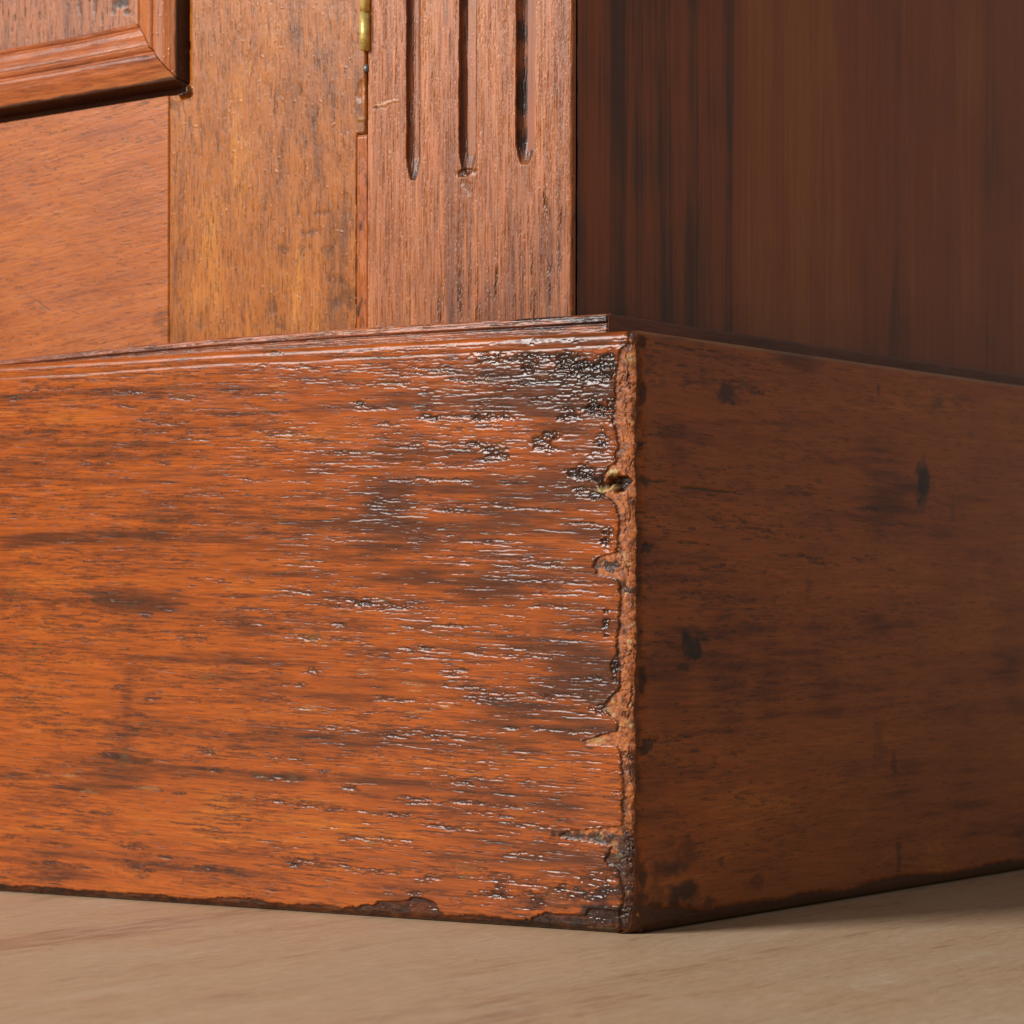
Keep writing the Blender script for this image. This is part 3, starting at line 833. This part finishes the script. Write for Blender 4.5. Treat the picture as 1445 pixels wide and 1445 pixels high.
D = Field(axis((82.9, 138.0, .2), ), axis((123.0, 214.0, .22), (214, 379, 6)))
u, v = D.u, D.v
D.m['tone'] += .18 * fbm(u * .12, v * .03, 4, 52) + .10 * fbm(u * .5, v * .06, 4, 54)
for x, y, rx, ry, a in [(290, 330, 40, 120, .25), (260, 420, 30, 60, .2), (420, 250, 60, 150, -.12), (330, 60, 60, 70, -.10), (470, 330, 40, 90, -.1), (380, 400, 30, 60, .1)]:
    s, z = front(x, y, .022)
    D.blob('tone', s, z, rx / 5.2, ry / 6.4, a, rough=.4, fs=.07, seed=int(x) % 30, soft=.95)
for x, y, rx, ry, a in [(395, 455, 16, 14, .75), (330, 370, 6, 7, .8), (400, 352, 18, 7, .6), (442, 328, 22, 6, .55), (455, 300, 10, 5, .4), (490, 420, 22, 22, .5), (480, 395, 14, 12, .45),
                        (262, 128, 12, 12, .7), (250, 145, 14, 8, .6), (340, 60, 2, 26, .6), (385, 430, 10, 20, .45), (455, 350, 16, 10, .4), (285, 455, 10, 14, .2), (505, 200, 4, 60, .35), (500, 470, 20, 8, .5)]:
    s, z = front(x, y, .022)
    D.blob('dirt', s, z, rx / 4.6, ry / 5.6, a * .85, rough=1.5, fs=.4, seed=int(x + y) % 40, relief=-.02, soft=.95)
for _ in range(2600):
    uu, zz = rng.uniform(83, 138), rng.uniform(123, 212)
    D.stroke(uu, zz, rng.uniform(.6, 4.5), rng.uniform(.08, .17), math.pi / 2 + rng.normal(0, .06), rng.uniform(.2, .75), rng.uniform(.01, .05))
for _ in range(70):   # nibs of old varnish
    uu, zz = 83 + 55 * rng.random() ** 1.3, rng.uniform(126, 212)
    D.stroke(uu, zz, rng.uniform(.5, 1.1), rng.uniform(.14, .24), rng.uniform(0, 3), .12, -rng.uniform(.05, .14))
D.h += .08 * fbm(u * .06, v * .05, 3, 56) + .03 * fbm(u * .5, v * .3, 3, 58)
# the hinge side edge: worn knock above the lipping
s, z = front(512, 168, .022)
D.blob('pale', s, z, 1.6, .4, .2, rough=.8, fs=.8, seed=8, relief=.25)
s, z = front(508, 128, .022)
D.blob('tone', s, z, 1.4, 3.0, .25, rough=.4, fs=.5, seed=6, relief=-.12)
D.h -= .5 * (1 - np.sqrt(np.clip(1 - (np.clip(83.6 - u, 0, .7) / .71) ** 2, 0, 1)))
D.h -= .5 * (1 - np.sqrt(np.clip(1 - (np.clip(u - 137.6, 0, .4) / .41) ** 2, 0, 1))) * .6
# edge towards the panel: bay cut for the panel opening starts at s=134
open_edge = 132.5
cut = (u > open_edge + .25 * fbm(v * .4, v * 0, 3, 3)) & (v > 181.8)
D.h = np.where(cut, -4.2, D.h)
D.h -= .5 * sstep(1.0, 0, np.hypot(np.clip(u - 131.6, 0, 9), np.clip(181 - v, 0, 9) * 0) * 0 + np.abs(u - 132.3)) * (v > 181)
D.h = np.where((u < 85.35 + .15 * fbm(v * .2, v * 0, 3, 6)) & (v < 169), D.h - 1.2, D.h)
D.blob('dirt', 133.2, 182.6, 1.9, 1.7, .9, rough=.5, fs=.6, seed=6, relief=1.5, soft=.4)
D.m['dirt'] = np.where(cut, .8, D.m['dirt']).astype(np.float32)  # channel painted near black to deepen its shade
build_sheet('stile', D, lambda u, v, h: (-u, 22.3 - h, v), 4.4, M_stile, door, (0, 1, 0))

E_ = Field(axis((138.15, 200.0, .22), (200, 408, 5)), axis((123.0, 182.0, .22)))
u, v = E_.u, E_.v
ra = math.radians(-7)
E_.m['tone'] += .20 * fbm(u * .03, (v - u * math.tan(ra)) * .16, 4, 62) + .16 * fbm(u * .08, (v - u * math.tan(ra)) * .8, 4, 64)
for _ in range(1100):
    uu, zz = rng.uniform(138, 195), rng.uniform(123, 183)
    E_.stroke(uu, zz, rng.uniform(.8, 3.5), rng.uniform(.07, .13), ra + rng.normal(.15, .08), rng.uniform(.3, .85), rng.uniform(.01, .03))
s, z = front(58, 428, .022)
E_.stroke(s, z, 6, .15, .55, .7, .08)
for x, y, rx, ry, a in [(225, 450, 12, 12, .35), (200, 143, 14, 3, .4), (230, 470, 10, 8, .3)]:
    s, z = front(x, y, .022)
    E_.blob('dirt', s, z, rx / 5.2, ry / 6.4, a, rough=.8, fs=.4, seed=int(x + y) % 40, soft=.6)
E_.h += .08 * fbm(u * .05, v * .06, 3, 67) + .015 * fbm(u * .4, v * .5, 3, 68)
E_.h -= .35 * (1 - np.sqrt(np.clip(1 - (np.clip(138.55 - u, 0, .4) / .41) ** 2, 0, 1)))
# top edge slopes a little down to the left, as the moulding does
zt = lambda uu: 0.0 - (uu - 138) * 0.043
build_sheet('rail', E_, lambda u, v, h: (-u, 22.3 - h, 123 + (v - 123) * (59 + np.clip(zt(u), -3.2, 0) - .2) / 59), 4.4, M_rail, door, (0, 1, 0))

# narrow lipping let into the hinge edge of the stile
Lp = Field(axis((82.2, 85.2, .12)), axis((123.0, 168.6, .22)))
u, v = Lp.u, Lp.v
Lp.h -= .30 * sstep(82.6, 82.2, u) + .10 * sstep(85.0, 85.2, u) + .25 * sstep(168.0, 168.6, v)
Lp.h += .05 * fbm(u * .5, v * .2, 3, 7)
Lp.m['dirt'] = (.8 * sstep(.1, .5, fbm(u * .6, v * .16, 4, 8) - .1)).astype(np.float32)
for _ in range(60):
    Lp.stroke(rng.uniform(82.3, 85), rng.uniform(124, 168), rng.uniform(1, 5), .1, math.pi / 2, rng.uniform(.3, .8), .05)
build_sheet('edge_lipping', Lp, lambda u, v, h: (-u, 22.30 - h, v), 1.1, M_lip, door, (0, 1, 0))

# panel moulding: cross profile p from outer edge (0) to inner edge (W), mitred at 45 degrees
def profile(p, W):
    """height in mm above the door frame face for position p"""
    xs = np.array([0, .06, .30, .42, .52, .60, .66, .80, .93, 1.0]) * W
    hs = np.array([-3.6, 1.3, 2.7, 3.0, 2.75, 3.15, 2.5, 1.6, 1.1, 1.25])
    h = np.interp(p, xs, hs)
    h -= .35 * np.exp(-((p - .50 * W) / .35) ** 2) + .3 * np.exp(-((p - .63 * W) / .35) ** 2) + .35 * np.exp(-((p - .92 * W) / .3) ** 2)
    return h


XO, ZO = 134.0, 184.2          # outer corner of the moulding
WB, WR = 14.8, 13.0
# lower length: u leftwards from the mitre, p upwards
B_ = Field(axis((0, 62, .25), (62, 270, 6)), axis((0, WB, .14)))
u, p = B_.u, B_.v
B_.h = (profile(p, WB) + .10 * fbm(u * .10, p * 1.0, 5, 82)).astype(np.float32)
B_.m['tone'] += .28 * fbm(u * .06, p * .5, 4, 84) + .25 * np.exp(-((p - 1.5) / 1.6) ** 2) + .18 * np.exp(-((p - 10.0) / 1.6) ** 2) - .1 * np.exp(-((p - 6.5) / 1.0) ** 2)
for _ in range(260):
    B_.stroke(rng.uniform(0, 60), rng.uniform(.5, WB), rng.uniform(1.5, 7), rng.uniform(.07, .13), rng.normal(0, .01), rng.uniform(.2, .6), .03)
B_.m['dirt'] = np.maximum(B_.m['dirt'], (.93 * sstep(1.7, 1.25, p + .25 * fbm(u * .2, p * 0, 3, 4))).astype(np.float32))  # shadow under the moulding painted onto its outer edge
B_.blob('dirt', 3.8, 6.6, 3, .7, .6, rough=.6, fs=.5, seed=4, soft=.6)
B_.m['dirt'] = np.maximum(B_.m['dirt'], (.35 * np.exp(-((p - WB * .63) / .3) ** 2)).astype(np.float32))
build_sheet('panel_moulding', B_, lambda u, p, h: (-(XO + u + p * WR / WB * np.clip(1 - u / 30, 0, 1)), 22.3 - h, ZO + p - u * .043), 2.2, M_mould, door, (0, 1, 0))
# upright length: v upwards from the mitre, p leftwards
C_ = Field(axis((0, WR, .16)), axis((0, 30, .25), (30, 190, 6)))
p, w_ = C_.u, C_.v
C_.h = (profile(p, WR) + .05 * fbm(w_ * .15, p * 1.2, 4, 86)).astype(np.float32)
C_.m['dirt'] = np.maximum(C_.m['dirt'], (.93 * sstep(1.5, 1.05, p + .2 * fbm(w_ * .2, p * 0, 3, 5))).astype(np.float32))  # outer wall painted dark for the shade on it
for _ in range(50):
    C_.stroke(rng.uniform(.5, WR), rng.uniform(0, 30), rng.uniform(.5, 1.2), rng.uniform(.14, .22), rng.uniform(0, 3), .1, -.08)
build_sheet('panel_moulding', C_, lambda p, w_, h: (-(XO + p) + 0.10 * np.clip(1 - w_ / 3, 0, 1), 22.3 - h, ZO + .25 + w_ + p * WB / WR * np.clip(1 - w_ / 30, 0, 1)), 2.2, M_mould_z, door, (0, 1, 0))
# flat field of the panel behind the moulding
Q = Field(axis((XO + WR - 1.5, 200, .3), (200, 405, 6)), axis((ZO + WB - 5, 214, .25), (214, 376, 6)))
u, v = Q.u, Q.v
for _ in range(420):
    Q.stroke(rng.uniform(148, 196), rng.uniform(196, 214), rng.uniform(1.5, 5), rng.uniform(.09, .2), math.pi / 2 + rng.normal(0, .05), rng.uniform(.3, .8), rng.uniform(.02, .06))
for x, y, rx, ry, a in [(172, 4, 14, 10, .9), (180, 18, 8, 5, .7), (135, 10, 4, 22, .6), (112, 8, 3, 20, .5), (160, 12, 5, 14, .6)]:
    s, z = front(x, y, .022)
    Q.blob('dirt', s, z, rx / 5.2, ry / 6.4, a, rough=.7, fs=.5, seed=int(x), relief=-.1, soft=.5)
Q.h += .04 * fbm(u * .3, v * .05, 3, 95)
build_sheet('panel', Q, lambda u, v, h: (-u, 21.9 - h, v), 2.0, M_field, door, (0, 1, 0))


# ---- brass hinge in the gap, knuckle by knuckle, with a screw head below
def rod(name, x, y, z0, z1, r, mat, parent, seg=20, facet=False):
    import bmesh
    bm = bmesh.new()
    bmesh.ops.create_cone(bm, cap_ends=True, segments=seg, radius1=r, radius2=r, depth=z1 - z0)
    bmesh.ops.bevel(bm, geom=[e for e in bm.edges if e.is_manifold and e.calc_face_angle(0) > 1.2], offset=r * .14, segments=2, affect='EDGES')
    for f in bm.faces:
        f.smooth = True
    bmesh.ops.translate(bm, verts=bm.verts, vec=(x, y, (z0 + z1) / 2))
    m = bpy.data.meshes.new(name)
    bm.to_mesh(m)
    bm.free()
    m.materials.append(mat)
    return link(bpy.data.objects.new(name, m), parent)


M_brass, M_steel = brass_mat(), steel_mat()
hinge = box('hinge', -.0829, -.0821, .0224, .034, .1868, .232, M_brass, cab, .0001)
z = .1869
for k in range(5):
    L = .0082 if k else .0081
    rod('knuckle', -.0826, .0216, z, z + L, .00118, M_brass, hinge)
    z += L + .00035
screw = rod('screw', -.0826, .0222, .1822, .1838, .0007, M_steel, cab, 12)
